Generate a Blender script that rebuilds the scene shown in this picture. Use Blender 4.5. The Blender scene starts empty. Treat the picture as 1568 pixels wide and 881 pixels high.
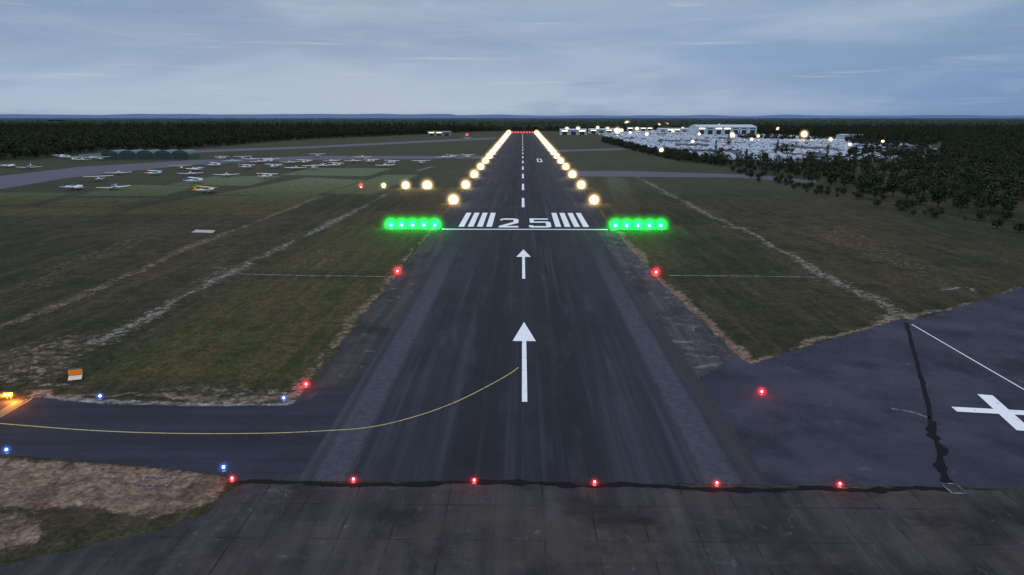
import bpy, math, random
import numpy as np
from mathutils import Vector, Euler, noise as mnoise
random.seed(7); rng=np.random.default_rng(7)
D=bpy.data; S=bpy.context.scene
S.view_settings.view_transform='Standard'; S.view_settings.look='None'; S.view_settings.exposure=0

# ------------------------------------------------------------ camera (drone, 30 m up)
F=1045.0; TH=math.atan(262/1045); YAW=math.atan(16*math.cos(TH)/1045); H=30.0; CX=-0.35
cam=D.cameras.new("camera"); camo=D.objects.new("camera",cam); S.collection.objects.link(camo)
cam.sensor_width=36; cam.lens=36*F/1568; cam.clip_start=0.5; cam.clip_end=60000
camo.location=(CX,0,H); camo.rotation_euler=(math.pi/2-TH,0,YAW); S.camera=camo
RM=Euler((math.pi/2-TH,0,YAW)).to_matrix()
def gp(px,py):
    "survey: metres on the airfield of a point measured on the aerial photograph"
    d=RM@Vector(((px-784)/F,-(py-440.5)/F,-1)); t=-H/d.z
    return (CX+d.x*t, d.y*t)
def gl(l): return [gp(*p) for p in l]

# ------------------------------------------------------------ node helpers
class NT:
    def __init__(s,name):
        s.m=D.materials.new(name); s.m.use_nodes=True; s.t=s.m.node_tree; s.n=s.t.nodes; s.n.clear()
        s.out=s.n.new('ShaderNodeOutputMaterial'); s.tc=None
    def node(s,ty,**k):
        x=s.n.new(ty)
        for a,b in k.items(): setattr(x,a,b)
        return x
    def set(s,sock,v):
        if hasattr(v,'is_linked') or hasattr(v,'node'): s.t.links.new(v,sock)
        elif v is not None:
            if hasattr(sock.default_value,'__len__') and len(sock.default_value)==4 and len(v)==3: v=(*v,1)
            sock.default_value=v
    def obj(s):
        if not s.tc: s.tc=s.n.new('ShaderNodeTexCoord')
        return s.tc.outputs['Object']
    def mp(s,scale=(1,1,1),rot=(0,0,0),loc=(0,0,0),vec=None):
        x=s.n.new('ShaderNodeMapping'); s.set(x.inputs['Vector'],vec or s.obj())
        x.inputs['Scale'].default_value=scale; x.inputs['Rotation'].default_value=rot; x.inputs['Location'].default_value=loc
        return x.outputs[0]
    def noise(s,scale,detail=4,rough=.6,vec=None,dist=0):
        x=s.n.new('ShaderNodeTexNoise'); s.set(x.inputs['Vector'],vec or s.obj())
        x.inputs['Scale'].default_value=scale; x.inputs['Detail'].default_value=detail; x.inputs['Roughness'].default_value=rough; x.inputs['Distortion'].default_value=dist
        return x.outputs[0]
    def math(s,op,a,b=None,c=None,clamp=False):
        x=s.n.new('ShaderNodeMath'); x.operation=op; x.use_clamp=clamp
        s.set(x.inputs[0],a)
        if b is not None: s.set(x.inputs[1],b)
        if c is not None: s.set(x.inputs[2],c)
        return x.outputs[0]
    def rng(s,v,a,b,c=0.,d=1.):
        x=s.n.new('ShaderNodeMapRange'); x.interpolation_type='SMOOTHSTEP'
        s.set(x.inputs[0],v)
        for i,q in enumerate((a,b,c,d)): x.inputs[i+1].default_value=q
        return x.outputs[0]
    def mix(s,f,a,b,mode='MIX'):
        x=s.n.new('ShaderNodeMix'); x.data_type='RGBA'; x.blend_type=mode
        s.set(x.inputs[0],f); s.set(x.inputs[6],a); s.set(x.inputs[7],b); return x.outputs[2]
    def xyz(s,v=None):
        x=s.n.new('ShaderNodeSeparateXYZ'); s.set(x.inputs[0],v or s.obj()); return x.outputs
    def bsdf(s,col,rough=.9,spec=.25,bump=None,bs=.3,bd=.05,metal=0):
        b=s.n.new('ShaderNodeBsdfPrincipled'); s.set(b.inputs['Base Color'],col); s.set(b.inputs['Roughness'],rough)
        b.inputs['Specular IOR Level'].default_value=spec; b.inputs['Metallic'].default_value=metal
        if bump is not None:
            u=s.n.new('ShaderNodeBump'); u.inputs['Strength'].default_value=bs; u.inputs['Distance'].default_value=bd
            s.set(u.inputs['Height'],bump); s.t.links.new(u.outputs[0],b.inputs['Normal'])
        s.t.links.new(b.outputs[0],s.out.inputs[0]); return s.m
def paintmat(name,c,rough=.5,var=.15,scale=1.5):
    n=NT(name); f=n.noise(scale,3)
    return n.bsdf(n.mix(f,[x*(1-var) for x in c],[min(1,x*(1+var)) for x in c]),rough,.4)
def emat(name,c,st):
    n=NT(name); e=n.node('ShaderNodeEmission'); e.inputs[0].default_value=(*c,1); e.inputs[1].default_value=st
    n.t.links.new(e.outputs[0],n.out.inputs[0]); return n.m
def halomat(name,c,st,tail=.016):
    "added glow standing in for camera glare round a lamp, fading with distance"
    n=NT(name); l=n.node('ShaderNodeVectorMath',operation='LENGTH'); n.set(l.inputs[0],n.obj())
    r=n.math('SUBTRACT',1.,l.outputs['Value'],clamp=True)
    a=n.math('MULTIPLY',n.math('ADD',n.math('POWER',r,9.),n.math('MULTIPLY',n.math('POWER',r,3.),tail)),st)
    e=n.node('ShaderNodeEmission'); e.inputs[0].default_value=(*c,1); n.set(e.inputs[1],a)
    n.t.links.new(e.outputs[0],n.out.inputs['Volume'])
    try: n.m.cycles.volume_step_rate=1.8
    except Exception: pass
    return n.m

# ------------------------------------------------------------ mesh helpers
class MB:
    def __init__(s): s.v=[]; s.f=[]; s.m=[]
    def add(s,vs,fs,mat=0):
        o=len(s.v); s.v+=[tuple(v) for v in vs]; s.f+=[tuple(i+o for i in f) for f in fs]; s.m+=[mat]*len(fs)
    def box(s,c,d,mat=0,rz=0):
        x,y,z=[q/2 for q in d]; ca,sa=math.cos(rz),math.sin(rz)
        vs=[(c[0]+a*x*ca-b*y*sa,c[1]+a*x*sa+b*y*ca,c[2]+e*z) for e in(-1,1) for b in(-1,1) for a in(-1,1)]
        s.add(vs,[(0,2,3,1),(4,5,7,6),(0,1,5,4),(1,3,7,5),(3,2,6,7),(2,0,4,6)],mat)
    def hexa(s,b,t,mat=0):
        s.add(list(b)+list(t),[(3,2,1,0),(4,5,6,7),(0,1,5,4),(1,2,6,5),(2,3,7,6),(3,0,4,7)],mat)
    def loft(s,rings,mat=0,n=10,axis='y'):
        vs=[];fs=[]
        for (p,cx,cz,rx,rz) in rings:
            for i in range(n):
                a=2*math.pi*i/n; u=cx+rx*math.cos(a); w=cz+rz*math.sin(a)
                vs.append((u,p,w) if axis=='y' else ((u,w,p) if axis=='z' else (p,u,w)))
        for k in range(len(rings)-1):
            for i in range(n):
                j=(i+1)%n; fs.append((k*n+i,k*n+j,(k+1)*n+j,(k+1)*n+i))
        fs.append(tuple(range(n))[::-1]); fs.append(tuple((len(rings)-1)*n+i for i in range(n)))
        s.add(vs,fs,mat)
    def mesh(s,name,mats,smooth=False):
        me=D.meshes.new(name); me.from_pydata(s.v,[],s.f)
        for m in mats: me.materials.append(m)
        me.polygons.foreach_set('material_index',s.m)
        if smooth: me.polygons.foreach_set('use_smooth',[True]*len(s.f))
        me.update(); return me
def obj(name,me,loc=(0,0,0),rz=0,sc=1,parent=None):
    o=D.objects.new(name,me); S.collection.objects.link(o); o.location=loc; o.rotation_euler=(0,0,rz)
    o.scale=(sc,)*3 if not hasattr(sc,'__len__') else sc
    if parent: o.parent=parent
    return o

def densify(p,step,jit,closed=True):
    out=[];n=len(p)
    for i in range(n if closed else n-1):
        a=Vector(p[i]);b=Vector(p[(i+1)%n]);L=(b-a).length;k=max(1,min(80,int(L/step)))
        nn=Vector((-(b-a).y,(b-a).x)); nn=nn/max(nn.length,1e-6)
        for j in range(k):
            q=a.lerp(b,j/k)
            q=q+nn*(mnoise.noise(Vector((q.x*.35,q.y*.35,3)))*1.2+mnoise.noise(Vector((q.x*1.3,q.y*1.3,9)))*.6)*jit
            out.append((q.x,q.y))
    if not closed: out.append(tuple(p[-1]))
    return out
def sheet(name,poly,z,mat,jit=0,step=1.0):
    p=densify(poly,step,jit) if jit else poly
    a=sum(p[i][0]*p[(i+1)%len(p)][1]-p[(i+1)%len(p)][0]*p[i][1] for i in range(len(p)))
    if a<0: p=p[::-1]
    me=D.meshes.new(name); me.from_pydata([(x,y,z) for x,y in p],[],[tuple(range(len(p)))]); me.materials.append(mat)
    return obj(name,me)
def smoothline(p,k=6):
    out=[];n=len(p)
    for i in range(n-1):
        p0=Vector(p[max(i-1,0)]);p1=Vector(p[i]);p2=Vector(p[i+1]);p3=Vector(p[min(i+2,n-1)])
        for j in range(k):
            t=j/k; q=.5*((2*p1)+(p2-p0)*t+(2*p0-5*p1+4*p2-p3)*t*t+(-p0+3*p1-3*p2+p3)*t**3); out.append((q.x,q.y))
    out.append(tuple(p[-1])); return out
def ribbon_mb(mb,pts,w,z,mat=0,jit=0,wj=0):
    P=[Vector(p) for p in pts]; L=[];R=[]
    for i,p in enumerate(P):
        d=(P[min(i+1,len(P)-1)]-P[max(i-1,0)]); d=d/max(d.length,1e-6); nn=Vector((-d.y,d.x))
        ww=w/2*max(.25,(1+wj*(mnoise.noise(Vector((p.x*.7,p.y*.7,1)))*1.6+random.uniform(-.3,.3))))
        c=p+nn*jit*(mnoise.noise(Vector((p.x*.3,p.y*.3,5)))+.35*mnoise.noise(Vector((p.x*1.5,p.y*1.5,5))))
        L.append(c+nn*ww); R.append(c-nn*ww)
    o=[(q.x,q.y,z) for q in R]+[(q.x,q.y,z) for q in L]; n=len(P)
    mb.add(o,[(i,i+1,n+i+1,n+i) for i in range(n-1)],mat)
def ribbon(name,pts,w,z,mat,jit=0,wj=0,step=None):
    if step: pts=densify(pts,step,0,False)
    mb=MB(); ribbon_mb(mb,pts,w,z,0,jit,wj); return obj(name,mb.mesh(name,[mat]))

# ------------------------------------------------------------ world: overcast dusk
w=D.worlds.new("World"); S.world=w; w.use_nodes=True; t=w.node_tree; n=t.nodes; n.clear(); L=t.links.new
SUN_EL=math.radians(6); SUN_AZ=math.radians(-12)
tc=n.new('ShaderNodeTexCoord'); sky=n.new('ShaderNodeTexSky'); sky.sky_type='NISHITA'; sky.sun_disc=False
sky.sun_elevation=SUN_EL; sky.sun_rotation=SUN_AZ; sky.air_density=1.5; sky.dust_density=2
sep=n.new('ShaderNodeSeparateXYZ'); L(tc.outputs['Generated'],sep.inputs[0])
def ramp(src,stops):
    r=n.new('ShaderNodeValToRGB'); e=r.color_ramp.elements
    e[0].position=stops[0][0]; e[0].color=(*stops[0][1],1); e[1].position=stops[-1][0]; e[1].color=(*stops[-1][1],1)
    for p,c in stops[1:-1]:
        q=e.new(p); q.color=(*c,1)
    L(src,r.inputs[0]); return r.outputs[0]
base=ramp(sep.outputs[2],[(0,(.32,.42,.58)),(.010,(.47,.56,.70)),(.03,(.39,.50,.68)),(.075,(.28,.40,.60)),(.15,(.30,.41,.57)),(.3,(.50,.60,.76)),(.6,(.92,1.02,1.22)),(1,(1.0,1.12,1.32))])
def wnoise(scale,sc,detail,loc=(0,0,0),dist=.4,rough=.55):
    m=n.new('ShaderNodeMapping'); m.inputs['Scale'].default_value=sc; m.inputs['Location'].default_value=loc; L(tc.outputs['Generated'],m.inputs[0])
    x=n.new('ShaderNodeTexNoise'); x.inputs['Scale'].default_value=scale; x.inputs['Detail'].default_value=detail; x.inputs['Roughness'].default_value=rough; x.inputs['Distortion'].default_value=dist
    L(m.outputs[0],x.inputs[0]); return x.outputs[0]
def mapr(v,a,b,c=0,d=1):
    x=n.new('ShaderNodeMapRange'); x.interpolation_type='SMOOTHSTEP'; L(v,x.inputs[0])
    for i,q in enumerate((a,b,c,d)): x.inputs[i+1].default_value=q
    return x.outputs[0]
def wmath(op,a,b):
    x=n.new('ShaderNodeMath'); x.operation=op
    for s_,v in((x.inputs[0],a),(x.inputs[1],b)):
        if hasattr(v,'node'): L(v,s_)
        else: s_.default_value=v
    return x.outputs[0]
def wmix(f,a,b):
    x=n.new('ShaderNodeMix'); x.data_type='RGBA'
    L(f,x.inputs[0])
    for s_,v in((x.inputs[6],a),(x.inputs[7],b)):
        if hasattr(v,'node'): L(v,s_)
        else: s_.default_value=(*v,1)
    return x.outputs[2]
n1=wnoise(1.7,(1,1,7),6,(.3,0,.2),.4,.5); n2=wnoise(2.8,(1,1,8),6,(3,1,2),.4,.56); n3=wnoise(5,(1,1,20),5,(7,2,5),.3); n4=wnoise(1.3,(1,1,7),4,(1,6,2.4),.5); n5=wnoise(9,(1,1,5),5,(2,2,2),.6,.55)
low=mapr(sep.outputs[2],.25,.5,1,0)
right=wmath('MULTIPLY',mapr(sep.outputs[0],.10,.60,0,.85),mapr(sep.outputs[2],.01,.12,1,.25))
c=wmix(right,base,(.15,.27,.49))
c=wmix(wmath('MULTIPLY',mapr(n1,.42,.62,0,.8),low),c,(.41,.52,.66))
c=wmix(wmath('MULTIPLY',mapr(n4,.47,.62,0,.55),low),c,(.22,.33,.51))
c=wmix(wmath('MULTIPLY',mapr(n2,.50,.68,0,.52),low),c,(.24,.32,.46))
c=wmix(wmath('MULTIPLY',mapr(n5,.50,.70,0,.18),low),c,(.48,.56,.66))
c=wmix(wmath('MULTIPLY',mapr(n3,.59,.74,0,.4),low),c,(.58,.63,.70))
bg1=n.new('ShaderNodeBackground'); L(sky.outputs[0],bg1.inputs[0]); bg1.inputs[1].default_value=.015
bg2=n.new('ShaderNodeBackground'); L(c,bg2.inputs[0]); bg2.inputs[1].default_value=1.0
mx=n.new('ShaderNodeMixShader'); mx.inputs[0].default_value=.94; L(bg1.outputs[0],mx.inputs[1]); L(bg2.outputs[0],mx.inputs[2])
wo=n.new('ShaderNodeOutputWorld'); L(mx.outputs[0],wo.inputs[0])
sl=D.lights.new("sun","SUN"); sl.energy=.1; sl.angle=math.radians(20); sl.color=(1,.92,.85)
so=D.objects.new("sun",sl); S.collection.objects.link(so)
sd=Vector((math.sin(SUN_AZ)*math.cos(SUN_EL),math.cos(SUN_AZ)*math.cos(SUN_EL),math.sin(SUN_EL))); so.rotation_euler=sd.to_track_quat('Z','Y').to_euler()

# ------------------------------------------------------------ ground sheet with survey masks
def axis_pos(fine,lim,start,g):
    a=[0.];st=start
    while a[-1]<lim:
        if a[-1]>fine: st*=g
        a.append(a[-1]+st)
    return a
xp=axis_pos(100,22000,.75,1.045); X=np.array([-v for v in xp[:0:-1]]+xp)
ys=[-200,-120,-60,-20,10,25,36]; 
while ys[-1]<22000: ys.append(ys[-1]+max(.5,ys[-1]*.0075))
Y=np.array(ys); GX,GY=np.meshgrid(X,Y); PX=GX.ravel(); PY=GY.ravel()
sel=(PY<1300)&(np.abs(PX)<1300)
def vnoise(x,y,seed):
    r=np.random.default_rng(seed).uniform(-1,1,(256,256)); xi=np.floor(x).astype(int); yi=np.floor(y).astype(int); fx=x-xi; fy=y-yi; fx=fx*fx*(3-2*fx); fy=fy*fy*(3-2*fy)
    g=lambda a,b:r[a%256,b%256]
    return (g(xi,yi)*(1-fx)+g(xi+1,yi)*fx)*(1-fy)+(g(xi,yi+1)*(1-fx)+g(xi+1,yi+1)*fx)*fy
wx=PX+vnoise(PX*.12,PY*.12,1)*.8+vnoise(PX*.5,PY*.5,2)*.6; wy=PY+vnoise(PX*.12,PY*.12,3)*.8+vnoise(PX*.5,PY*.5,4)*.6
wmod=.80+.75*vnoise(PX*.09,PY*.07,5)+.4*vnoise(PX*.3,PY*.25,6)
def dline(pts,warp=False):
    d=np.full(PX.shape,1e6); x=(wx if warp else PX)[sel]; y=(wy if warp else PY)[sel]; dd=np.full(x.shape,1e6)
    for (ax,ay),(bx,by) in zip(pts[:-1],pts[1:]):
        vx,vy=bx-ax,by-ay; tt=np.clip(((x-ax)*vx+(y-ay)*vy)/(vx*vx+vy*vy+1e-9),0,1)
        dd=np.minimum(dd,np.hypot(x-ax-tt*vx,y-ay-tt*vy))
    d[sel]=dd; return d
def inpoly(pts,x,y):
    c=np.zeros(x.shape,bool); n=len(pts)
    for i in range(n):
        x1,y1=pts[i]; x2,y2=pts[(i+1)%n]
        if y1==y2: continue
        c^=((y1>y)!=(y2>y))&(x<(x2-x1)*(y-y1)/(y2-y1)+x1)
    return c
def polymask(pts,soft):
    d=dline(pts+[pts[0]]); ins=np.zeros(PX.shape,bool); ins[sel]=inpoly(pts,PX[sel],PY[sel])
    sd=np.where(ins,d,-d); return np.clip(.5+sd/(2*soft),0,1)
def track(pts,wd,s=1.,warp=False): 
    return np.clip(1.15-dline(smoothline(pts,4),warp)/(wd*(np.maximum(.2,wmod) if warp else 1)),0,1)*s
R=np.zeros(PX.shape);G=np.zeros(PX.shape);B=np.zeros(PX.shape)
mxm=np.maximum
TL=gl([(150,522),(190,505),(250,472),(280,455),(345,420),(400,395),(450,370),(500,345),(560,315),(590,298)])
TR=gl([(960,262),(1010,290),(1060,315),(1110,340),(1150,358),(1200,385),(1250,412),(1330,455),(1380,482),(1412,492)])
for T_ in (TL,TR): R=mxm(R,track(T_,1.9,.76,True)); R=mxm(R,track(T_,3.6,.46,True)); B=mxm(B,track(T_,4.6,.45,True))
R=mxm(R,track(gl([(255,466),(345,422),(330,408)]),2.2,.5,True))
R=mxm(R,track(gl([(1110,348),(1155,350)]),2.4,.7,True))
R=mxm(R,track(gl([(50,606),(120,612),(200,617),(330,620),(440,619),(470,610)]),1.0,1.1))
R=mxm(R,track(gl([(70,592),(200,598),(330,600),(430,603)]),1.6,.52,True)); B=mxm(B,track(gl([(40,600),(200,607),(330,610),(450,610),(480,590)]),1.6,.75,True))
R=mxm(R,track(gl([(1150,557),(1250,526),(1370,492),(1400,484),(1490,463),(1600,430)]),1.2,.6,True)); B=mxm(B,track(gl([(1120,540),(1150,556),(1250,524),(1370,490),(1400,482),(1490,462)]),2.2,.8,True))
R=mxm(R,track(gl([(1432,443),(1480,440),(1498,450)]),1.8,.8,True))
R=mxm(R,track(gl([(870,248),(930,246),(1000,250)]),3,.6)); R=mxm(R,track(gl([(640,262),(662,255)]),3,.8))
R=mxm(R,track(gl([(505,346),(590,349)]),.8,.5)); R=mxm(R,track(gl([(1018,349),(1115,346)]),.8,.5))
R=mxm(R,track(gl([(300,354),(325,355)]),1.5,.6))
B=mxm(B,track(gl([(-60,520),(0,500),(100,463),(200,420),(290,378),(380,345),(480,305)]),2.2,.60,True))
R=mxm(R,polymask(gl([(-200,580),(0,553),(110,530),(170,522),(110,565),(50,598),(-200,604)]),4)*.30)
B=mxm(B,polymask(gl([(-200,560),(0,528),(120,502),(195,505),(140,560),(80,600),(-200,610)]),5)*.50)
B=mxm(B,polymask(gl([(-300,690),(0,702),(200,714),(345,727),(345,748),(325,770),(235,792),(120,775),(60,782),(0,775),(-300,770)]),.8))
B=mxm(B,polymask(gl([(-300,790),(0,782),(60,800),(70,820),(40,838),(-300,880)]),.8)*.9)
R=mxm(R,polymask(gl([(-300,800),(0,792),(50,806),(40,832),(-300,870)]),1.)*.35)
B=mxm(B,track([(-25.6,66),(-25.7,90),(-25.4,130),(-25.2,185)],1.4,.68,True)); B=mxm(B,track([(28.2,80),(26.9,105),(25.6,140),(25,185)],2.4,.9,True))
B=mxm(B,track([(-25.2,185),(-25,600),(-25,1200)],1.6,.5)); B=mxm(B,track([(25.2,185),(25,600),(25,1200)],1.6,.5))
for q in ([(395,418),(470,378),(560,378),(520,420)],[(400,360),(470,350),(520,352),(440,375)],[(-100,470),(120,420),(300,350),(200,350)],[(1180,350),(1400,430),(1500,420),(1300,340)],[(-50,460),(60,400),(160,370),(120,440)],[(960,300),(1040,340),(1080,380),(1010,360)]): B=mxm(B,polymask(gl(q),6)*.38)
for q in ([(180,327),(420,329),(500,300),(310,300)],[(330,298),(480,300),(560,276),(470,272)],[(120,300),(250,300),(300,285),(180,283)],
          [(500,296),(570,298),(640,268),(590,268)],[(260,283),(380,285),(430,270),(330,270)],[(0,330),(150,330),(190,318),(0,318)],[(60,316),(180,316),(230,304),(110,303)],[(-100,312),(40,313),(110,296),(0,295)],[(430,268),(560,270),(600,258),(480,257)]):
    G=mxm(G,polymask(gl(q),2.)*1.)
G=mxm(G,polymask(gl([(120,588),(300,470),(380,425),(605,427),(470,588)]),3)*.62)
G=mxm(G,polymask(gl([(380,418),(560,322),(670,322),(607,418)]),4)*.5)
G=mxm(G,polymask(gl([(925,265),(935,345),(1000,415),(1060,415),(1000,340),(960,275)]),3)*.45)
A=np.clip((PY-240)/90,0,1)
nx,ny=len(X),len(Y)
me=D.meshes.new("ground"); me.vertices.add(nx*ny); co=np.zeros((nx*ny,3),np.float32); co[:,0]=PX; co[:,1]=PY; me.vertices.foreach_set('co',co.ravel())
ii=(np.arange(ny-1)[:,None]*nx+np.arange(nx-1)[None,:]).ravel(); fa=np.stack([ii,ii+1,ii+nx+1,ii+nx],1).astype(np.int32)
me.loops.add(fa.size); me.loops.foreach_set('vertex_index',fa.ravel()); me.polygons.add(len(fa)); me.polygons.foreach_set('loop_start',np.arange(0,fa.size,4,dtype=np.int32))
me.update(calc_edges=True)
at=me.color_attributes.new('mask','FLOAT_COLOR','POINT'); at.data.foreach_set('color',np.stack([R,G,B,A],1).astype(np.float32).ravel())
g=NT("grass_ground"); va=g.node('ShaderNodeAttribute',attribute_name='mask'); sc_=g.node('ShaderNodeSeparateColor'); g.t.links.new(va.outputs[0],sc_.inputs[0])
nb=g.noise(.018,5,.6); nm=g.noise(.16,5,.65); nf=g.noise(2.2,4,.75); nff=g.noise(.9,6,.8,dist=.5); nt=g.noise(.6,4,.8,dist=.3)
st=g.noise(1,3,.6,vec=g.mp((.55,.03,1),(0,0,.0))); st2=g.noise(1,4,.65,vec=g.mp((.35,.03,1),(0,0,-.5)))
col=g.mix(g.rng(nb,.40,.60),(.026,.028,.012),(.050,.038,.022))
col=g.mix(g.rng(nm,.42,.66,0,.85),col,(.018,.021,.009))
col=g.mix(g.rng(st2,.48,.66,0,.6),col,(.060,.050,.031))
col=g.mix(g.rng(st,.50,.7,0,.4),col,(.060,.048,.030))
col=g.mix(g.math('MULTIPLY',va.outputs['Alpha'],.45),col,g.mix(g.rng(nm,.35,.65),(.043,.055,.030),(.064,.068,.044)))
gr=g.mix(g.rng(nm,.35,.65),(.029,.037,.011),(.052,.052,.019)); gr=g.mix(g.rng(st,.42,.58,0,.75),gr,(.074,.051,.025))
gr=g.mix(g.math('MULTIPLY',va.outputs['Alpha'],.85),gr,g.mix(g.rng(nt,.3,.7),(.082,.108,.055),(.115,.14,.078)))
col=g.mix(g.rng(g.math('MULTIPLY_ADD',nt,.35,sc_.outputs[1]),.25,.95),col,gr)
soil=g.mix(g.rng(nff,.35,.65),(.105,.070,.050),(.24,.165,.12)); soil=g.mix(g.rng(nm,.5,.62,0,.6),soil,(.06,.043,.03))
col=g.mix(g.rng(g.math('MULTIPLY_ADD',g.math('SUBTRACT',nff,.5),1.8,sc_.outputs[2]),.35,.8,0,.92),col,soil)
pale=g.mix(g.rng(nff,.35,.65),(.09,.085,.08),(.25,.232,.215))
col=g.mix(g.rng(g.math('MULTIPLY_ADD',g.math('SUBTRACT',nff,.5),3.0,sc_.outputs[0]),.42,1.0,0,.9),col,pale)
col=g.mix(1.,col,g.mix(g.rng(nf,.25,.75),(.5,.5,.5),(1.5,1.5,1.5)),'MULTIPLY')
col=g.mix(1.,col,g.mix(g.rng(nt,.3,.7),(.66,.66,.66),(1.3,1.3,1.3)),'MULTIPLY')
g.bsdf(col,.95,.08,nf,.7,.12); me.materials.append(g.m)
obj("ground",me)

# ------------------------------------------------------------ pavement materials
def asphalt(name,a,b,streak=(.9,.012,1),light=None,bands=False,grid=None,stain=.5,cracks=0,lp=.57,mott=.5,dirt=None):
    q=NT(name); s1=q.noise(1,4,.6,vec=q.mp(streak)); s2=q.noise(.12,5,.65); s3=q.noise(14,3,.7); s4=q.noise(1.1,6,.75,dist=.6)
    c=q.mix(q.rng(s1,.36,.66),a,b)
    if dirt: c=q.mix(q.rng(q.noise(.09,5,.65,vec=q.mp(loc=(31,7,0))),.45,.65,0,.7),c,dirt)
    c=q.mix(q.rng(s2,.46,.68,0,stain),c,[x*.5 for x in a])
    c=q.mix(q.rng(s4,.54,.78,0,mott),c,[min(1,x*1.7) for x in b])
    if light: c=q.mix(q.rng(q.noise(.35,7,.7,dist=1.),lp,lp+.14,0,.7),c,light)
    xs=q.xyz()
    if bands:
        ax=q.math('ABSOLUTE',xs[0]); d=q.math('ABSOLUTE',q.math('SUBTRACT',ax,16.7))
        m=q.rng(d,1.0,2.0,1,0); yl=q.rng(xs[1],95,180,1,.1)
        c=q.mix(q.math('MULTIPLY',q.math('MULTIPLY',m,yl),q.rng(s4,.25,.7,.2,.8)),c,(.076,.079,.100))
        m2=q.rng(ax,18.4,18.9,0,1); c=q.mix(q.math('MULTIPLY',q.math('MULTIPLY',m2,.5),yl),c,(.050,.046,.048))
        d1=q.math('ABSOLUTE',q.math('SUBTRACT',ax,4.5)); c=q.mix(q.math('MULTIPLY',q.rng(d1,0,6.5,.7,0),q.rng(s1,.25,.65,.3,1)),c,(.012,.0125,.016))
        s5=q.noise(1,3,.6,vec=q.mp((.7,.010,1),(0,0,0),(3,1,0))); c=q.mix(q.rng(s5,.50,.72,0,.5),c,(.052,.057,.078))
        s6=q.noise(1,4,.65,vec=q.mp((.35,.05,1),(0,0,0),(8,1,0))); c=q.mix(q.rng(s6,.54,.70,0,.35),c,(.056,.061,.081))
        pp=q.math('PINGPONG',q.math('ADD',xs[0],200.),3.7); c=q.mix(q.math('MULTIPLY',q.rng(pp,.0,.09,1,0),q.rng(q.noise(.12,3),.48,.62,.0,.35)),c,(.08,.08,.095))
    if grid:
        bx=q.math('PINGPONG',q.math('ADD',xs[0],200.),grid[0]/2); by=q.math('PINGPONG',q.math('ADD',xs[1],200.),grid[1]/2)
        wob=q.math('MULTIPLY',q.noise(3,3),.12)
        l=q.math('MAXIMUM',q.rng(q.math('SUBTRACT',bx,wob),-.02,.05,1,0),q.rng(q.math('SUBTRACT',by,wob),-.02,.05,1,0))
        c=q.mix(q.math('MULTIPLY',l,q.rng(q.noise(.25,4),.42,.66,.08,.8)),c,(.014,.014,.014))
        br=q.node('ShaderNodeTexWhiteNoise'); sn=q.node('ShaderNodeVectorMath',operation='SNAP'); q.set(sn.inputs[0],q.obj()); sn.inputs[1].default_value=(grid[0],grid[1],100)
        q.t.links.new(sn.outputs[0],br.inputs[0]); c=q.mix(1.,c,q.mix(br.outputs['Value'],(.86,.86,.88),(1.13,1.11,1.08)),'MULTIPLY')
    if cracks:
        v=q.node('ShaderNodeTexVoronoi',feature='DISTANCE_TO_EDGE'); v.inputs['Scale'].default_value=.13
        mm=q.node('ShaderNodeVectorMath',operation='ADD'); ns=q.node('ShaderNodeTexNoise'); ns.inputs['Scale'].default_value=.4; ns.inputs['Detail'].default_value=5
        q.set(ns.inputs['Vector'],q.obj()); q.set(mm.inputs[0],q.obj()); q.t.links.new(ns.outputs[1],mm.inputs[1]); 
        q.t.links.new(mm.outputs[0],v.inputs['Vector']); c=q.mix(q.math('MULTIPLY',q.rng(v.outputs[0],.002,.008,cracks,0),q.rng(s2,.45,.55)),c,(.014,.014,.014))
    c=q.mix(1.,c,q.mix(q.rng(s3,.25,.75),(.74,.74,.74),(1.22,1.22,1.22)),'MULTIPLY')
    return q.bsdf(c,.92,.12,s3,.3,.02)
M_run=asphalt("runway_asphalt",(.022,.023,.031),(.030,.032,.043),streak=(.45,.012,1),bands=True,stain=.35,mott=.35)
M_apr=asphalt("apron_asphalt",(.033,.033,.048),(.051,.050,.071),streak=(.08,.10,1),stain=.65,cracks=.35,light=(.095,.094,.118),lp=.60)
M_tax=asphalt("taxiway_asphalt",(.022,.023,.034),(.034,.035,.050),streak=(.02,.4,1),stain=.35)
M_con=asphalt("old_concrete",(.033,.031,.034),(.055,.051,.055),streak=(.6,.05,1),light=(.15,.142,.15),grid=(3.8,4.6),stain=.85,cracks=.3,lp=.60,mott=.6,dirt=(.060,.048,.042))
M_sho=asphalt("shoulder_concrete",(.034,.031,.035),(.056,.051,.053),streak=(.8,.03,1),light=(.17,.155,.15),stain=.8,lp=.57)
M_shr=asphalt("patched_shoulder",(.040,.037,.043),(.068,.062,.068),streak=(.8,.03,1),light=(.19,.175,.17),stain=.8,lp=.53)
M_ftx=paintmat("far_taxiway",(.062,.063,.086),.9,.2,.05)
M_lot=paintmat("lot_tarmac",(.045,.047,.055),.85,.3,.05)
q=NT("tar_seal"); M_tar=q.bsdf(q.mix(q.noise(2,5),(.002,.002,.003),(.008,.008,.010)),.8,.1)
def roadpaint(name,c,base=(.04,.04,.05),lo=.28,hi=.42):
    q=NT(name); f=q.noise(2.5,7,.75,vec=q.mp((1,.35,1))); return q.bsdf(q.mix(q.rng(f,lo,hi),base,q.mix(q.noise(.6,4),[x*.85 for x in c],c)),.7,.2)
M_wh=roadpaint("white_paint",(.82,.82,.84),lo=.30,hi=.42); M_ye=roadpaint("yellow_paint",(.50,.41,.16),lo=.32,hi=.50); M_old=roadpaint("faded_paint",(.26,.26,.27),lo=.42,hi=.62)

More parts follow.
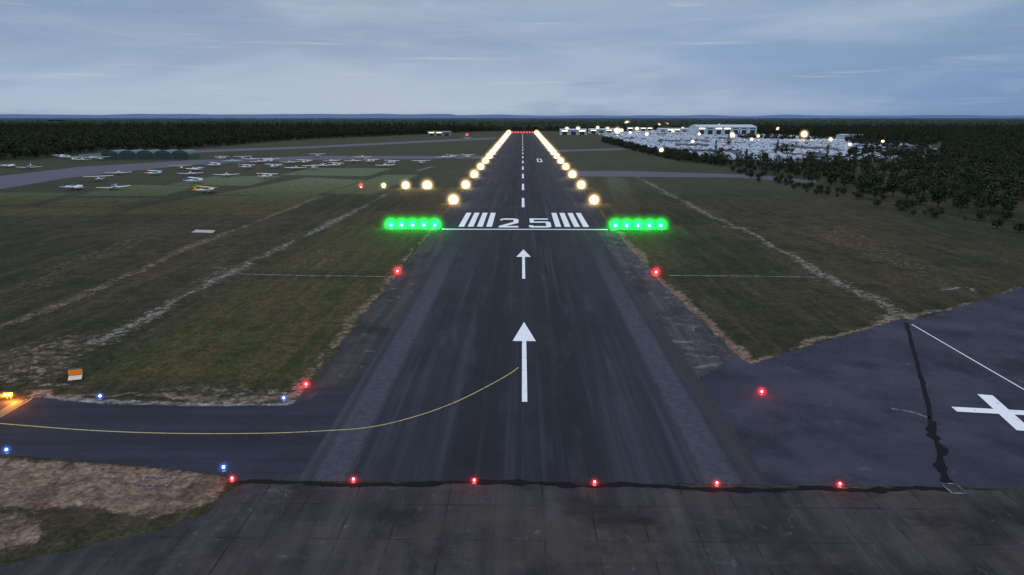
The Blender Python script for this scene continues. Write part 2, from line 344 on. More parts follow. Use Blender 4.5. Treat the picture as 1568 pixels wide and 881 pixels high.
# ------------------------------------------------------------ pavements
z=.004
left=gl([(372,741),(345,757),(318,785),(250,812),(150,832),(60,850),(0,868),(-150,900)])
sheet("apron_concrete",left+[(-80,30),(-80,-60),(120,-60),(120,gp(1480,751)[1]),gp(1480,751),(20,51.6)],z,M_con,.35,.8)
yl=gp(1480,751)[1]
ap=gl([(1060,570),(1075,578),(1122,543),(1150,557),(1180,548),(1260,524),(1372,491),(1410,489),(1490,464),(1568,440),(1700,405),(2100,330)])
sheet("apron",[(20,51.9)]+ap+[(300,90),(300,yl+.1),(60,yl+.1)],z+.003,M_apr,.3,.8)
sheet("runway_shoulder",[(-24.8,51.9),(-24.8,186),(-18.9,186),(-18.9,51.9)],z+.005,M_sho,.35,.8)
sheet("runway_shoulder",[(18.9,74),(18.9,186),(24.6,186),(25.2,130),(27.5,86),(25.8,82)],z+.006,M_shr,.4,.8)
sheet("runway",[(-19.3,51.9),(-19.3,186),(-24,188),(-24,1310),(24,1310),(24,188),(19.6,186),(20.2,110),(20.6,74),(20.6,51.9)],z+.012,M_run,.12,1.5)
tw=gl([(-400,590),(-100,608),(0,614),(60,609),(150,619),(300,622),(440,621),(475,611),(500,596),(550,590)])+[(-18.9,80),(-18.9,52.2)]+gl([(375,738),(345,727),(200,712),(0,697),(-200,685),(-500,662)])
sheet("taxiway",tw,z+.009,M_tax,.18,.8)
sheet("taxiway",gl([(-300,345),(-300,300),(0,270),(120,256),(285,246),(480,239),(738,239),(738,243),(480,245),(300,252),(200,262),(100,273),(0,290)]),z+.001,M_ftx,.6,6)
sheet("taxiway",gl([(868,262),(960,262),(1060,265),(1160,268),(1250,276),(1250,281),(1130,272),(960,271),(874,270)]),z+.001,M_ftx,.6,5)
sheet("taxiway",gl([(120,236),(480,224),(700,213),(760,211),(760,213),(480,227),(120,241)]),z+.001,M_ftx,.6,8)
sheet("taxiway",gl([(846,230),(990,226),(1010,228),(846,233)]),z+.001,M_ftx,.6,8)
lotp=gl([(915,206),(1000,201),(1060,203),(1160,207),(1230,209),(1310,219),(1428,226),(1434,242),(1270,250),(1180,251),(1110,245),(1050,238),(985,226),(945,215)])
sheet("car_park",lotp,z,M_lot)
zz=.026
ribbon("tar_seal_strip",gl([(366,739),(450,741),(600,742),(722,740),(850,742),(906,744),(1040,746),(1094,748),(1284,750),(1350,749),(1450,751)]),.60,zz,M_tar,.5,.8,.35)
ribbon("tar_seal_strip",gl([(1387,494),(1400,540),(1420,615),(1425,650),(1440,700),(1452,742)]),.48,zz,M_tar,.12,.35,.5)
ribbon("tar_seal_strip",gl([(1426,645),(1437,690),(1450,740)]),.75,zz+.004,M_tar,.45,.9,.4)
mk=MB()
a,b=gp(1441,741),gp(1480,756)
for r in (((a[0],a[1]),(b[0],a[1])),((a[0],b[1]),(b[0],b[1])),((a[0],b[1]),(a[0],a[1])),((b[0],b[1]),(b[0],a[1]))): ribbon_mb(mk,r,.16,zz+.008)
a,b=gp(222,731),gp(258,744)
for r in (((a[0],a[1]),(b[0],a[1])),((a[0],b[1]),(b[0],b[1])),((a[0],b[1]),(a[0],a[1])),((b[0],b[1]),(b[0],a[1]))): ribbon_mb(mk,r,.22,zz+.008)
obj("drain_frame",mk.mesh("drain_frame",[M_old]))
mk=MB()
def rect(x0,x1,y0,y1,zq=zz): mk.add([(x0,y0,zq),(x1,y0,zq),(x1,y1,zq),(x0,y1,zq)],[(0,1,2,3)])
def poly(ps,zq=zz):
    mk.add([(x,y,zq) for x,y in ps],[tuple(range(len(ps)))])
rect(-22.3,23,184.4,185.7)
for i in range(4):
    x0=9.0+i*2.6; rect(x0,x0+1.6,189.5,218); rect(-x0-1.6+.2,-x0+.2,189.5,218)
for y0,y1,yh in ((68.7,98.3,89.3),(126.5,156,147.3)):
    rect(-.29,.29,y0,yh); poly([(-1.6,yh),(1.6,yh),(0,y1)])
yy=232
while yy<1280: rect(-.45,.45,yy,yy+27); yy+=56
poly([(-6.9,188.3),(-1.4,188.3),(-1.4,190.9),(-6.9,190.9)])
poly([(-6.9,190.9),(-5.0,190.9),(-1.4,196.6),(-1.4,198.6),(-2.9,198.6)])
poly([(-2.9,198.6),(-1.4,198.6),(-1.4,203.4),(-2.1,205),(-2.9,205.2)])
poly([(-6.2,203.0),(-2.9,203.0),(-2.9,205.6),(-5.8,205.6),(-6.6,204.8),(-6.9,203.4),(-6.9,201.6),(-6.2,201.6)])
poly([(1.9,203.2),(7.4,203.2),(7.4,205.7),(1.9,205.7)]); poly([(1.9,197.2),(3.1,197.2),(3.1,203.2),(1.9,203.2)])
poly([(3.1,197.2),(7.0,197.2),(7.6,198.8),(7.0,199.6),(3.1,199.6)]); poly([(6.5,190.9),(7.9,190.9),(7.9,197.8),(7.6,198.8),(7.0,197.2),(6.5,197.2)])
poly([(2.2,188.3),(7.0,188.3),(7.9,189.8),(7.9,190.9),(2.0,190.9),(1.6,190.2),(1.6,189.3)]); poly([(1.6,190.2),(2.0,190.9),(2.8,190.9),(2.8,192.4),(1.6,192.4)])
for s_ in((10,13.5,470,476),(10,13.5,500,506),(10,10.7,476,500),(12.8,13.5,476,500)): rect(*s_)
obj("runway_markings",mk.mesh("runway_markings",[M_wh]))
mk=MB(); ca=gp(1537,631); A0=gp(1461,627); A1=(2*ca[0]-A0[0],2*ca[1]-A0[1]); B0=gp(1508,605); B1=(2*ca[0]-B0[0],2*ca[1]-B0[1])
ribbon_mb(mk,[A0,A1],1.25,zz); ribbon_mb(mk,[B0,B1],1.5,zz+.004); obj("closed_cross_marking",mk.mesh("closed_cross_marking",[M_wh]))
ribbon("apron_line",gl([(1396,497),(1480,546),(1568,597),(1700,674)]),.18,zz,M_wh,step=2)
ribbon("apron_line",gl([(1365,626),(1400,632),(1425,641)]),.35,zz,M_old,step=1)
yc=smoothline(gl([(-120,640),(0,649),(130,659),(260,664),(400,664),(500,660),(570,654),(640,637),(700,615),(750,590),(780,573),(794,563)]),10)
ribbon("taxi_centre_line",yc,.15,zz,M_ye)
mk=MB()
for k,off in enumerate((0,5,10,16)):
    ribbon_mb(mk,gl([(-30+off*1.3,648-off*.2),(28+off*1.3,614-off*.2)]),.13,zz)
obj("hold_marking",mk.mesh("hold_marking",[M_ye]))
ribbon("cable_duct_cover",gl([(368,420),(450,422),(605,424)]),.5,.02,M_old,.2,.5,.8)
ribbon("cable_duct_cover",gl([(1025,422),(1140,423),(1262,425)]),.5,.02,M_old,.2,.5,.8)
sheet("concrete_slab",gl([(293,356),(325,357),(331,353),(300,352)]),.03,paintmat("pale_concrete",(.35,.35,.35),.9,.4),.25,.6)

# ------------------------------------------------------------ lamps
M_met=paintmat("lamp_metal",(.35,.35,.33),.5); M_yel=paintmat("lamp_housing",(.55,.42,.08),.5); M_dk=paintmat("dark_metal",(.04,.04,.045),.5)
LC={'white':(1,.68,.32),'green':(.0,1,.06),'red':(1,.012,.03),'blue':(.04,.2,1),'orange':(1,.25,.02)}
core={'white':(1,.93,.78),'green':(.35,1,.55),'red':(1,.35,.32),'blue':(.4,.7,1),'orange':(1,.6,.2)}
EM={k:emat("lit_glass_"+k,core[k],{'white':40,'green':12,'red':9,'blue':9,'orange':12}[k]) for k in LC}
HMM={}
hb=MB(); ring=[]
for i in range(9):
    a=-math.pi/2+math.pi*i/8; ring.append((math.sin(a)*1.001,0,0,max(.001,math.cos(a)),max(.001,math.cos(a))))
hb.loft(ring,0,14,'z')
def halo(k,st,loc,sc,par):  # emitting sphere added around the lamp to imitate lens bloom
    if (k,st) not in HMM: HMM[(k,st)]=hb.mesh("glare_glow",[halomat("glare_"+k,LC[k],st)])
    obj("glare_glow",HMM[(k,st)],loc,0,sc,par)
def plight(k,watt,loc,par,r=.3):
    l=D.lights.new("lamp_light",'POINT'); l.energy=watt; l.color=LC[k]; l.shadow_soft_size=r
    lo=D.objects.new("lamp_light",l); S.collection.objects.link(lo); lo.location=loc; lo.parent=par
def lampmesh(k,s):
    mb=MB(); h=.32*s
    mb.loft([(0,0,0,.16,.16),(.03,0,0,.16,.16),(.05,0,0,.05,.05),(h-.1,0,0,.05,.05),(h-.08,0,0,.11,.11),(h,0,0,.12,.12)],0,10,'z')
    mb.loft([(h,0,0,.10*s,.10*s),(h+.1*s,0,0,.11*s,.11*s),(h+.17*s,0,0,.08*s,.08*s),(h+.21*s,0,0,.02,.02)],1,10,'z')
    return mb.mesh("lamp_body",[M_met,EM[k]],True)
LM={}
def lamp(name,k,x,y,hr,hs,watt=0,s=1.,hz=.45):
    if (k,s) not in LM: LM[(k,s)]=lampmesh(k,s)
    o=obj(name,LM[(k,s)],(x,y,.02))
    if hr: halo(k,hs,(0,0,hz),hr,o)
    if watt: plight(k,watt,(0,0,max(.8,hz)),o)
    return o
for k in range(20):
    y=241+54*k
    for x in(-24.6,25): lamp("runway_edge_light",'white',x,y,(4.5 if k else 4.2)*(1+.035*k)*random.uniform(.95,1.05),36,1800 if k<5 else 0,1.8,1.5+.02*k)
for x in(-36.5,-33.5,-30.5,-27.4,-24.4,25.3,28.4,31.5,34.6,37.7): lamp("threshold_light",'green',x,186.3,4.2,34,2200,2.2,1.1)
for x in np.linspace(-19,19,8): lamp("runway_end_light",'red',float(x),1312,4.5,7,0,1.6,1)
for x in(-24.8,-14.5,-4.3,5.8,16,26.2): lamp("runway_end_light",'red',x,51.7-(.15 if x>0 else 0),.85,24,40,.8,.24)
for p in((-24.7,130),(25.8,130)): lamp("runway_end_light",'red',p[0],p[1],2.0,30,220,1.5,.7)
for p in((-24.9,72.4),(26.3,71)): lamp("runway_end_light",'red',p[0],p[1],1.2,30,110,1.,.4)
for p in((154,612),(435,615),(11,695),(343,722)):
    q_=gp(*p); lamp("taxiway_edge_light",'blue',q_[0],q_[1],1.0,12,12,1.,.4)
for p,r in(((715,208),5),((893,199),6)): q_=gp(*p); lamp("obstruction_light",'red',q_[0],q_[1],r,22,0,1.5,1.5)
for x,k,s_ in((-41,'white',4.8),(-50.2,'white',4.1),(-59.7,'white',2.5),(-69.5,'red',2.2)):
    mb=MB(); mb.box((0,0,.55),(.9,1.3,.35),0); mb.box((0,-.66,.55),(.7,.03,.2),1)
    for a_ in(-.35,.35):
        for b_ in(-.45,.45): mb.loft([(0,a_,b_,.04,.04),(.38,a_,b_,.04,.04)],0,6,'z')
    o=obj("approach_path_indicator",mb.mesh("papi",[M_yel,EM[k]]),(x,294,0))
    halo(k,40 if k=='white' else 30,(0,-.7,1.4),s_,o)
    if s_>4: plight(k,1800,(0,-1.2,1.5),o)
x,y=gp(14,611); mb=MB(); mb.box((0,0,.55),(.9,.25,.4),0)
for a_ in(-.22,.22): mb.loft([(-.16,a_,.55,.15,.15),(-.2,a_,.55,.12,.12)],1,12,'y'); mb.loft([(0,a_,0,.04,.04),(.35,a_,0,.04,.04)],0,6,'z')
o=obj("runway_guard_light",mb.mesh("guard",[M_yel,EM['orange']]),(x,y,0))
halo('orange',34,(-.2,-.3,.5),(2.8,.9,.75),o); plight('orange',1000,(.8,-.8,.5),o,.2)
x,y=gp(117,579); mb=MB()
mb.box((0,0,.78),(1.4,.30,.66),0); mb.box((0,-.17,.80),(1.3,.03,.56),1); mb.box((0,0,1.13),(1.44,.34,.04),2)
mb.hexa([(-.7,-.75,.05),(.7,-.75,.05),(.7,-.70,.05),(-.7,-.70,.05)],[(-.7,-.2,.40),(.7,-.2,.40),(.7,-.15,.40),(-.7,-.15,.40)],3)
for a_ in(-.6,.6): mb.box((a_,0,.24),(.08,.2,.46),2)
M_or=emat("lit_orange_panel",(1,.30,.03),.45)
obj("taxiway_sign",mb.mesh("taxiway_sign",[M_yel,M_or,M_dk,paintmat("white_board",(.6,.6,.6))]),(x,y,0),.35)

# ------------------------------------------------------------ light aircraft
M_w=paintmat("aircraft_white",(.86,.86,.88),.35,.03); M_bl=paintmat("aircraft_blue",(.05,.12,.38),.35); M_rd=paintmat("aircraft_red",(.45,.04,.04),.35)
M_yw=paintmat("aircraft_yellow",(.75,.45,.04),.35); M_gl=paintmat("cockpit_glass",(.02,.025,.035),.1); M_ty=paintmat("tyre",(.02,.02,.02),.8)
def aircraft(high,fus,wing,stripe):
    mb=MB()
    mb.loft([(3.35,0,1.15,.08,.08),(3.1,0,1.15,.30,.30),(2.2,0,1.12,.46,.44),(1.1,0,1.15,.56,.55),(-.2,0,1.18,.56,.55),(-1.4,0,1.22,.38,.42),(-2.8,0,1.3,.2,.26),(-4.0,0,1.36,.08,.16)],0,12)
    mb.loft([(1.35,0,1.45,.25,.1),(.75,0,1.66,.46,.32),(.0,0,1.72,.48,.36),(-.8,0,1.62,.38,.28),(-1.5,0,1.45,.2,.1)],3,12)
    mb.loft([(2.4,0,1.02,.475,.1),(-2.4,0,1.2,.275,.07)],2,12)
    zw=2.0 if high else .78; di=.12 if high else .38
    for s_ in(-1,1):
        r,tp=(0.0,s_*5.3)
        b=[(r,1.25,zw-.07),(r,-.35,zw-.07),(tp,.05,zw-.03+di),(tp,1.05,zw-.03+di)]
        t_=[(q[0],q[1],q[2]+(.16 if i<2 else .07)) for i,q in enumerate(b)]
        if s_>0: b=b[::-1]; t_=t_[::-1]
        mb.hexa(b[::-1],t_[::-1],1)
        b=[(0,-3.2,1.4),(0,-4.1,1.4),(s_*1.65,-4.05,1.42),(s_*1.6,-3.45,1.42)]; t_=[(q[0],q[1],q[2]+.06) for q in b]
        mb.hexa(b,t_,1)
        mb.loft([(.1,s_*1.15,.35,.03,.03),(.75 if not high else 1.0,s_*.8,.35,.06,.06)],0,6,'z')
        mb.loft([(s_*1.15-.08,.35,.24,.24,.24),(s_*1.15+.08,.35,.24,.24,.24)],4,12,'x')
        if high: mb.hexa([(s_*.5,.5,.9),(s_*.5,.4,.9),(s_*2.6,.4,zw),(s_*2.6,.5,zw)],[(s_*.5,.5,.95),(s_*.5,.4,.95),(s_*2.6,.4,zw+.05),(s_*2.6,.5,zw+.05)],0)
        mb.box((s_*5.35,.5,zw+di+.02),(.1,1.0,.12),2)
    mb.hexa([(-.04,-2.7,1.45),(.04,-2.7,1.45),(.04,-4.2,1.4),(-.04,-4.2,1.4)],[(-.03,-3.7,2.6),(.03,-3.7,2.6),(.03,-4.35,2.65),(-.03,-4.35,2.65)],2)
    mb.loft([(.2,0,2.5,.03,.03),(.85,0,2.5,.05,.05)],0,6,'z'); mb.loft([(-.07,2.5,.2,.2,.2),(.07,2.5,.2,.2,.2)],4,12,'x')
    mb.loft([(3.6,0,1.15,.02,.02),(3.35,0,1.15,.14,.14)],2,8)
    mb.box((.45,3.42,1.15),(.9,.04,.12),4,0); mb.box((-.45,3.42,1.15),(.9,.04,.12),4,0)
    return mb.mesh("light_aircraft",[fus,wing,stripe,M_gl,M_ty],False)
AC=[aircraft(False,M_w,M_w,M_bl),aircraft(True,M_w,M_w,M_rd),aircraft(False,M_bl,M_w,M_w),aircraft(True,M_w,M_yw,M_yw),aircraft(False,M_w,M_w,M_rd),aircraft(True,M_w,M_w,M_bl)]
acs=[(114,291,0),(175,291,2),(315,296,3),(152,278,5),(182,268,0),(237,269,1),(292,269,4),(299,281,5),(347,271,0),(409,274,1),(278,260,3),(13,257,0),(45,259,2),(114,246,1),(140,244,0),(155,246,5),
(486,241,1),(508,249,0),(515,256,5),(541,249,4),(568,250,1),(590,256,0),(600,252,5),(378,259,1),(397,250,0),(421,258,5),(444,251,4),(453,260,0),(480,260,1),(356,249,0),(329,256,5),(372,245,1),(415,246,4),(680,243,0),(716,242,1),(645,252,5),(385,246,0),(468,251,1),(300,262,0),(92,241,4),(715,214,1),(100,243,5),(126,247,0),(410,250,1),(495,256,0),(555,243,4),(340,245,1),(693,243,5)]
random.seed(11)
for px,py,k in acs:
    x,y=gp(px,py); obj("light_aircraft",AC[k],(x,y,0),math.radians(random.choice([20,25,165,-30,200,-20,35])+random.uniform(-10,10)),1.18)

# ------------------------------------------------------------ buildings
M_gr=paintmat("green_sheeting",(.045,.10,.09),.6,.2,.4); M_door=paintmat("hangar_door",(.03,.06,.055),.6,.2)
M_wal=paintmat("grey_cladding",(.40,.46,.50),.6,.1,.2); M_roof=paintmat("roof_sheet",(.42,.46,.50),.5,.1,.1); M_win=paintmat("window_dark",(.03,.04,.05),.2)
M_lit=emat("lit_window",(1,.82,.5),4.0)
mb=MB(); nb_=5; bw=12.5
for i in range(nb_):
    x0=-nb_*bw/2+i*bw; N=12; arc=[(x0+bw/2-bw/2*math.cos(math.pi*j/N)*.985,3.0+3.2*math.sin(math.pi*j/N)) for j in range(N+1)]
    vs=[(a_,-9,b_) for a_,b_ in arc]+[(a_,9,b_) for a_,b_ in arc]; mb.add(vs,[(j,j+1,N+1+j+1,N+1+j) for j in range(N)],0)
    for yy_ in(-8.6,8.6): mb.add([(a_,yy_,b_) for a_,b_ in arc]+[(arc[-1][0],yy_,0),(arc[0][0],yy_,0)],[tuple(range(N+3))],1)
    mb.box((x0+bw/2,-8.75,2.2),(bw*.8,.1,4.2),2); mb.box((x0+bw/2,-8.82,2.2),(.15,.06,4.2),0); mb.box((x0+.1,0,1.5),(.25,18,3),0)
mb.box((nb_*bw/2,0,1.5),(.25,18,3),0)
x,y=gp(222,244); obj("arched_hangar",mb.mesh("arched_hangar",[M_gr,M_gr,M_door]),(x,y+9,0),.04)
def shed(name,px0,px1,py,h,dep,wall=M_wal,roof=M_roof,lit=0,rz=0):
    a=gp(px0,py); b=gp(px1,py); W=b[0]-a[0]; mb=MB()
    mb.box((0,dep/2,h*.4),(W,dep,h*.8),0)
    e=.5; mb.add([(-W/2-e,-e,h*.8+.02),(W/2+e,-e,h*.8+.02),(W/2+e,dep+e,h*.8+.02),(-W/2-e,dep+e,h*.8+.02),(-W/2-e,dep/2,h),(W/2+e,dep/2,h)],[(0,1,5,4),(2,3,4,5),(0,4,3),(1,2,5),(3,2,1,0)],1)
    k=max(2,int(W/12))
    for i in range(k):
        xx=-W/2+(i+.5)*W/k; mb.box((xx,-.06,h*.27),(W/k*.55,.1,h*.5),2); mb.box((xx,-.08,h*.66),(W/k*.7,.1,h*.08),3 if (lit and random.random()<lit) else 2)
        mb.box((-W/2+i*W/k,-.1,h*.4),(.3,.2,h*.8),1)
    return obj(name,mb.mesh(name,[wall,roof,M_win,M_lit]),((a[0]+b[0])/2,(a[1]+b[1])/2,0),rz)
M_pw=paintmat("white_cladding",(.52,.60,.66),.6,.08,.2)
shed("warehouse",1068,1158,208,17,60,M_pw,lit=.3); shed("warehouse",1010,1064,204,9,30,M_pw,lit=.4); shed("terminal_building",858,898,207,10,20,lit=.8)
shed("warehouse",903,950,205,9,25,lit=.7); shed("office_building",655,690,208,7,15,paintmat("stone_wall",(.25,.25,.25)),paintmat("slate_roof",(.15,.15,.17)),lit=.3); shed("warehouse",960,1000,201,9,25,lit=.6)
shed("portable_cabin",1180,1215,213,4,10,M_pw); shed("warehouse",1290,1325,214,7,20,M_pw)
def mast(px,py,h,hr):
    x,y=gp(px,py); mb=MB(); mb.loft([(0,0,0,.18,.18),(h,0,0,.1,.1)],0,8,'z'); mb.box((0,-.2,h+.1),(2.2,.25,.25),0)
    for a_ in(-.8,0,.8): mb.box((a_,-.45,h+.1),(.6,.3,.5),0); mb.box((a_,-.62,h+.08),(.5,.04,.4),1)
    o=obj("floodlight_mast",mb.mesh("floodlight_mast",[M_dk,EM['white']]),(x,y,0))
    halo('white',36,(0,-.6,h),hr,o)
    if hr>=7.5: plight('white',4500,(0,-1.2,h-.3),o)
for a_ in((1230,217,9,8),(960,197,12,12),(945,208,8,9),(1120,219,9,6),(1008,200,10,9),(1020,198,10,9),(930,204,6,9),(885,202,6,8),(868,203,6,8),(1130,204,9,8),(1270,226,8,4),(975,203,7,6.5),(1100,200,11,6),(1045,203,7,6),(1012,240,5,3.5),(1060,226,6,3.5),(915,202,8,6.5),(1190,206,9,6),(1350,226,6,3),(938,203,5,6),(952,204,5,6),(905,204,4,5),(1085,206,6,6),(1160,216,6,4),(1300,232,6,3),(990,212,6,5),(896,203,4,4),(1030,205,5,5),(965,208,5,4),(1070,212,6,4),(1150,222,6,3.5),(1472,179.9+22,9,4)): mast(*a_)

# ------------------------------------------------------------ vehicles in storage
def car(c,van=False):
    mb=MB(); l,wd=(5.6,2.0) if van else (4.4,1.8)
    pr=[(-l/2,.35),(l/2,.35),(l/2,.8),(l/2-.15,.95),(l/2-1.2,1.02)]+([(l/2-1.9,2.3),(-l/2+.05,2.35),(-l/2,1.1)] if van else [(l/2-1.9,1.45),(-l/2+1.0,1.48),(-l/2+.3,1.05),(-l/2,.95)])
    n_=len(pr); vs=[(-wd/2*(.86 if z_>1.2 else 1),y_,z_) for y_,z_ in pr]+[(wd/2*(.86 if z_>1.2 else 1),y_,z_) for y_,z_ in pr]
    mb.add(vs,[tuple(range(n_)),tuple(range(2*n_-1,n_-1,-1))]+[(i,(i+1)%n_,n_+(i+1)%n_,n_+i)[::-1] for i in range(n_)],0)
    h=2.2 if van else 1.38; yf=l/2-1.28
    mb.add([(-.75,yf+.02,1.1),(.75,yf+.02,1.1),(.68,yf-.55,h-.02),(-.68,yf-.55,h-.02)],[(0,1,2,3)],1)
    for s_ in(-1,1):
        mb.add([(s_*(wd/2+.01),yf-.15,1.05),(s_*(wd/2+.01),-l/2+(2.6 if van else .7),1.05),(s_*(wd/2*.88),-l/2+(2.6 if van else 1.1),h-.1),(s_*(wd/2*.88),yf-.65,h-.1)],[(0,1,2,3)],1)
        for yw in(-l/2+.85,l/2-.85): mb.loft([(s_*(wd/2)-.1,yw,.33,.33,.33),(s_*(wd/2)+.04,yw,.33,.33,.33)],2,10,'x')
    if not van: mb.add([(-.7,-l/2+.4,1.1),(.7,-l/2+.4,1.1),(.62,-l/2+.95,1.42),(-.62,-l/2+.95,1.42)],[(0,1,2,3)],1)
    return mb.mesh("parked_car",[paintmat("car_paint",c,.3,.05),M_gl,M_ty])
def emitter(name,pts,child,parent,smin,smax,rz=None):
    k=len(pts)
    if not k: return
    s=rng.uniform(smin,smax,k); a=rng.uniform(0,2*math.pi,k) if rz is None else rz+rng.normal(0,.03,k)
    base_=np.array([[-.5,-.5],[.5,-.5],[.5,.5],[-.5,.5]]); ca,sa=np.cos(a),np.sin(a)
    P=np.array(pts); V=np.zeros((k,4,3))
    for j,(u,v) in enumerate(base_): V[:,j,0]=P[:,0]+s*(u*ca-v*sa); V[:,j,1]=P[:,1]+s*(u*sa+v*ca)
    me=D.meshes.new(name); me.from_pydata(V.reshape(-1,3).tolist(),[],[tuple(range(4*i,4*i+4)) for i in range(k)])
    e=obj(name,me,parent=parent); e.instance_type='FACES'; e.use_instance_faces_scale=True; e.instance_faces_scale=1; e.show_instancer_for_render=False
    obj(name+"_shape",child,parent=e)
def gridpts(poly,px,py,ang,jit,keep=1.):
    P=np.array(poly); c=P.mean(0); r=np.abs(P-c).max()*1.5
    u,v=np.meshgrid(np.arange(-r,r,px),np.arange(-r,r,py)); u=u.ravel()+rng.uniform(-jit,jit,u.size); v=v.ravel()+rng.uniform(-jit,jit,v.size)
    x=c[0]+u*math.cos(ang)-v*math.sin(ang); y=c[1]+u*math.sin(ang)+v*math.cos(ang)
    k=inpoly(poly,x,y)&(rng.uniform(0,1,x.size)<keep); return np.stack([x[k],y[k]],1)
lot=gridpts(lotp,2.7,7.6,.45,.2,.78)
nz=np.array([mnoise.noise(Vector((p[0]*.02,p[1]*.011,0)))+.5*mnoise.noise(Vector((p[0]*.06,p[1]*.04,3))) for p in lot]); lot=lot[nz>-.15]
par=D.objects.new("parked_cars",None); S.collection.objects.link(par)
kinds=[((.62,.68,.76),False,.28),((.66,.72,.80),True,.24),((.34,.38,.44),False,.17),((.03,.03,.04),False,.18),((.06,.12,.30),False,.08),((.30,.04,.04),False,.05)]
u=rng.uniform(0,1,len(lot)); lo_=0
for c_,v_,p_ in kinds:
    emitter("car_rows",lot[(u>=lo_)&(u<lo_+p_)],car(c_,v_),par,.95,1.1,.45); lo_+=p_

# ------------------------------------------------------------ trees
q=NT("foliage"); oi=q.node('ShaderNodeObjectInfo'); f1=q.noise(.9,3)
c_=q.mix(q.rng(f1,.35,.7),(.014,.023,.014),(.050,.068,.038)); c_=q.mix(q.math('MULTIPLY',oi.outputs['Random'],.65),c_,(.058,.062,.038))
M_leaf=q.bsdf(c_,.9,.1); M_bark=paintmat("bark",(.06,.045,.03),.9)
def leafcloud(mb,c,r,k,ls):
    for _ in range(k):
        d=Vector((random.gauss(0,1),random.gauss(0,1),random.gauss(0,1))).normalized()*random.uniform(.55,1.05)
        p=Vector(c)+Vector((d.x*r[0],d.y*r[1],d.z*r[2])); a=Vector((random.gauss(0,1),random.gauss(0,1),random.gauss(0,.5))).normalized(); b=a.cross(Vector((random.gauss(0,1),random.gauss(0,1),random.gauss(0,1)))).normalized()
        s=ls*random.uniform(.6,1.3); mb.add([p-a*s,p-b*s*.7,p+a*s,p+b*s*.7],[(0,1,2,3)],0)
def decid(seed,h=10,wd=4,k=26,ls=.45):
    random.seed(seed); mb=MB(); mb.loft([(0,0,0,.28,.28),(h*.35,.1,0,.2,.2),(h*.75,.2,.1,.07,.07)],1,7,'z')
    for i in range(13):
        a=random.uniform(0,6.28); zc=random.uniform(.28,.9)*h; rr=wd*(1-abs(zc/h-.5)*1.1)*random.uniform(.35,.75)
        cx,cy=math.cos(a)*rr,math.sin(a)*rr
        b0=Vector((0,0,zc*.6)); b1=Vector((cx,cy,zc)); s=Vector((-cy,cx,0)).normalized()*.07 if rr>.01 else Vector((.07,0,0))
        mb.add([b0-s,b0+s,b1+s*.3,b1-s*.3],[(0,1,2,3)],1)
        r=random.uniform(1.0,1.9)*wd/4; leafcloud(mb,(cx,cy,zc),(r,r,r*.75),k,ls)
    leafcloud(mb,(0,0,h*.55),(wd*.6,wd*.6,h*.32),60,ls*1.2)
    return mb.mesh("tree",[M_leaf,M_bark])
def conif(seed,h=14,wd=2.4):
    random.seed(seed); mb=MB(); mb.loft([(0,0,0,.25,.25),(h,0,0,.03,.03)],1,6,'z')
    for i in range(15):
        zc=h*(.15+.83*i/14); r=wd*(1-i/15.5)*random.uniform(.8,1.15)
        for _ in range(int(12+16*(1-i/15))):
            a=random.uniform(0,6.28); rr=r*random.uniform(.3,1.05); p=Vector((math.cos(a)*rr,math.sin(a)*rr,zc-rr*.35+random.uniform(-.3,.3))); o_=Vector((math.cos(a),math.sin(a),-.45))*.75; s=Vector((-math.sin(a),math.cos(a),random.uniform(-.3,.3)))*.38
            mb.add([p-o_*.6,p-s,p+o_,p+s],[(0,1,2,3)],0)
    return mb.mesh("pine",[M_leaf,M_bark])
T=[decid(1),decid(2,11,4.6),decid(3,8,4.2),conif(4),conif(5,12,2.8)]; bush=decid(9,4.2,3.2,22,.35)
random.seed(3)
def forest(name,pts,weights,smin,smax):
    par=D.objects.new(name,None); S.collection.objects.link(par); u=rng.uniform(0,1,len(pts)); lo=0
    for m,p in zip(T+[bush],weights):
        emitter("tree_stand",pts[(u>=lo)&(u<lo+p)],m,par,smin,smax); lo+=p
lf=gl([(-500,292),(-200,264),(0,247),(60,244),(110,239),(155,232),(290,229),(400,219),(480,213),(600,208),(690,204),(745,201)])+[(-60,1500),(-1700,1500),(-1700,300)]
pts=gridpts(lf,9,9,.3,3.8); pts=pts[pts[:,0]>-.88*pts[:,1]-90]; forest("woodland",pts,[.3,.25,.15,.2,.1,0],.75,1.5)
rf=gl([(1075,248),(1110,255),(1180,268),(1250,281),(1330,300),(1450,322),(1568,348),(1750,388)])+[(420,130),(1500,900),(1500,1500)]+gl([(1445,212),(1440,246),(1270,253),(1180,254),(1100,249)])
pts=gridpts(rf,8,8,.2,3.4); pts=pts[pts[:,0]<.88*pts[:,1]+90]
edge=np.array([mnoise.noise(Vector((p[0]*.02,p[1]*.02,4)))+.5*mnoise.noise(Vector((p[0]*.06,p[1]*.06,8))) for p in pts]); forest("woodland",pts[edge>-.22],[.28,.24,.26,.05,.05,.12],.5,1.1)
rb=gl([(1160,206),(1300,214),(1425,225),(1446,214)])+[(1500,1500),(500,1500)]
pts=gridpts(rb,9.5,9.5,.2,3.8); pts=pts[pts[:,0]<.88*pts[:,1]+90]; forest("woodland",pts,[.3,.25,.15,.2,.1,0],.75,1.3)
cp=np.concatenate([gridpts(gl(q),8,8,.2,3,.6) for q in ([(1300,232),(1425,236),(1430,244),(1290,245)],[(1290,218),(1420,226),(1420,229),(1310,224)],[(1180,232),(1215,233),(1215,238),(1180,237)],[(1130,212),(1260,215),(1260,217),(1130,214)])]); forest("copse",cp,[.3,.2,.3,.05,.05,.1],.5,.9)
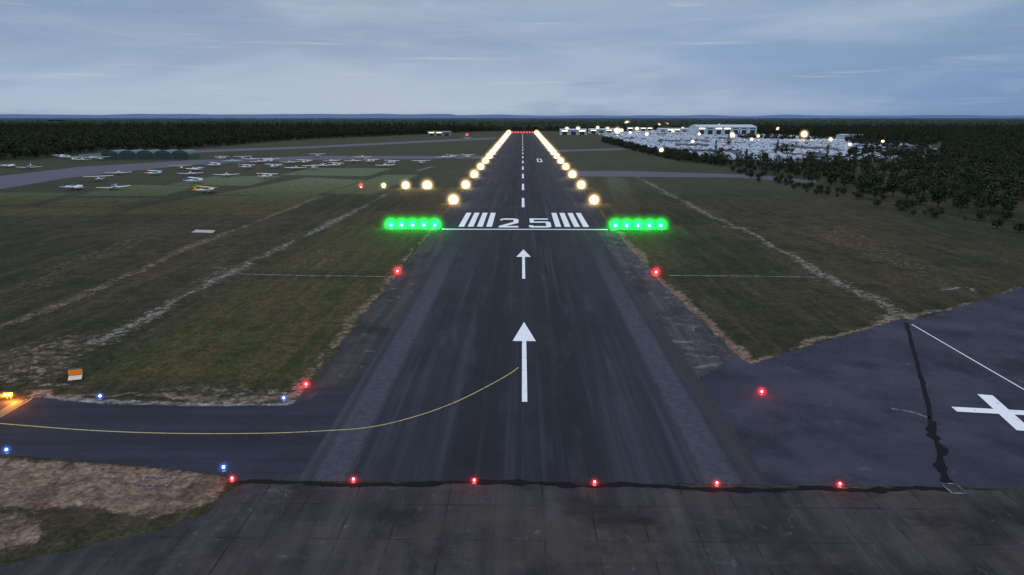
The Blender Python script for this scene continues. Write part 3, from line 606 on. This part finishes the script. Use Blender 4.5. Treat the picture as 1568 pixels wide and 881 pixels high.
hb_=gl([(925,214),(985,229),(1050,240),(1110,248),(1110,256),(1030,246),(980,234),(920,218)]); pts=gridpts(hb_,4.5,4.5,.2,1.5,.75); forest("hedge",pts,[0,0,.25,0,0,.75],.5,.95)
sc2=gl([(1110,258),(1250,285),(1450,326),(1568,352),(1620,368),(1568,364),(1420,336),(1240,297),(1150,276)]); pts=gridpts(sc2,5,5,.4,2.2,.5); forest("scrub",pts,[0,0,0,0,0,1],.25,.7)
for px,py,k,s_ in((1115,226,3,1.25),(1130,262,1,.8),(1243,284,0,.85),(1320,303,2,1.0),(1340,306,2,.8),(1300,268,0,.9),(1180,262,2,.7),(1470,326,1,.75),(1185,215,1,1)):
    x,y=gp(px,py); obj("pine_tree" if k==3 else "oak_tree",T[k],(x,y,0),random.uniform(0,6),s_)
ysf=[1330,1332]; 
while ysf[-1]<7500: ysf.append(ysf[-1]+max(6,(ysf[-1]-1300)*.010+5))
V=[];Fc=[];W_=420
for iy,y in enumerate(ysf):
    hw=.9*y+150
    for ix in range(W_+1):
        x=-hw+2*hw*ix/W_+random.uniform(-2,2)
        y2=y+random.uniform(-2,2)
        if iy==0: zc=0
        else:
            zc=9.5+4*mnoise.noise(Vector((x*.01,y*.006,0)))+random.uniform(-1.6,2.2)+(random.uniform(1,5) if random.random()<.12 else 0)
            if iy==1: zc*=random.uniform(.75,1)
        V.append((x,y2+(150 if abs(x-60)<2000 else 0),zc))
for iy in range(len(ysf)-1):
    for ix in range(W_): a_=iy*(W_+1)+ix; Fc.append((a_,a_+1,a_+W_+2,a_+W_+1))
me=D.meshes.new("distant_forest"); me.from_pydata(V,[],Fc)
q=NT("forest_canopy"); ff=q.noise(.05,5,.7); yv=q.rng(q.xyz()[1],1500,7000)  # aerial haze painted into the canopy colour, bluer with distance
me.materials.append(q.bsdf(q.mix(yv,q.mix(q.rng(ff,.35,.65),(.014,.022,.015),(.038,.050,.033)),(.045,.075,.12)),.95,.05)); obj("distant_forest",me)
mb=MB(); N=260; V=[]
for row,(y,hf) in enumerate(((8000,0),(9300,.55),(10800,1.),(13000,0))):
    for i in range(N+1):
        x=-13000+26000*i/N; h=50+26*mnoise.noise(Vector((x*.0005,0,1)))+14*mnoise.noise(Vector((x*.0016,5,1)))+(14 if x<-1000 else 0)
        V.append((x,y,h*hf-2))
mb.add(V,[(r*(N+1)+i,r*(N+1)+i+1,(r+1)*(N+1)+i+1,(r+1)*(N+1)+i) for r in range(3) for i in range(N)])
q=NT("hazy_hills"); obj("hills",mb.mesh("hills",[q.bsdf(q.mix(q.noise(.002,5),(.10,.16,.28),(.15,.21,.34)),1,0)],True))  # blue of the distance haze is put into the hill colour
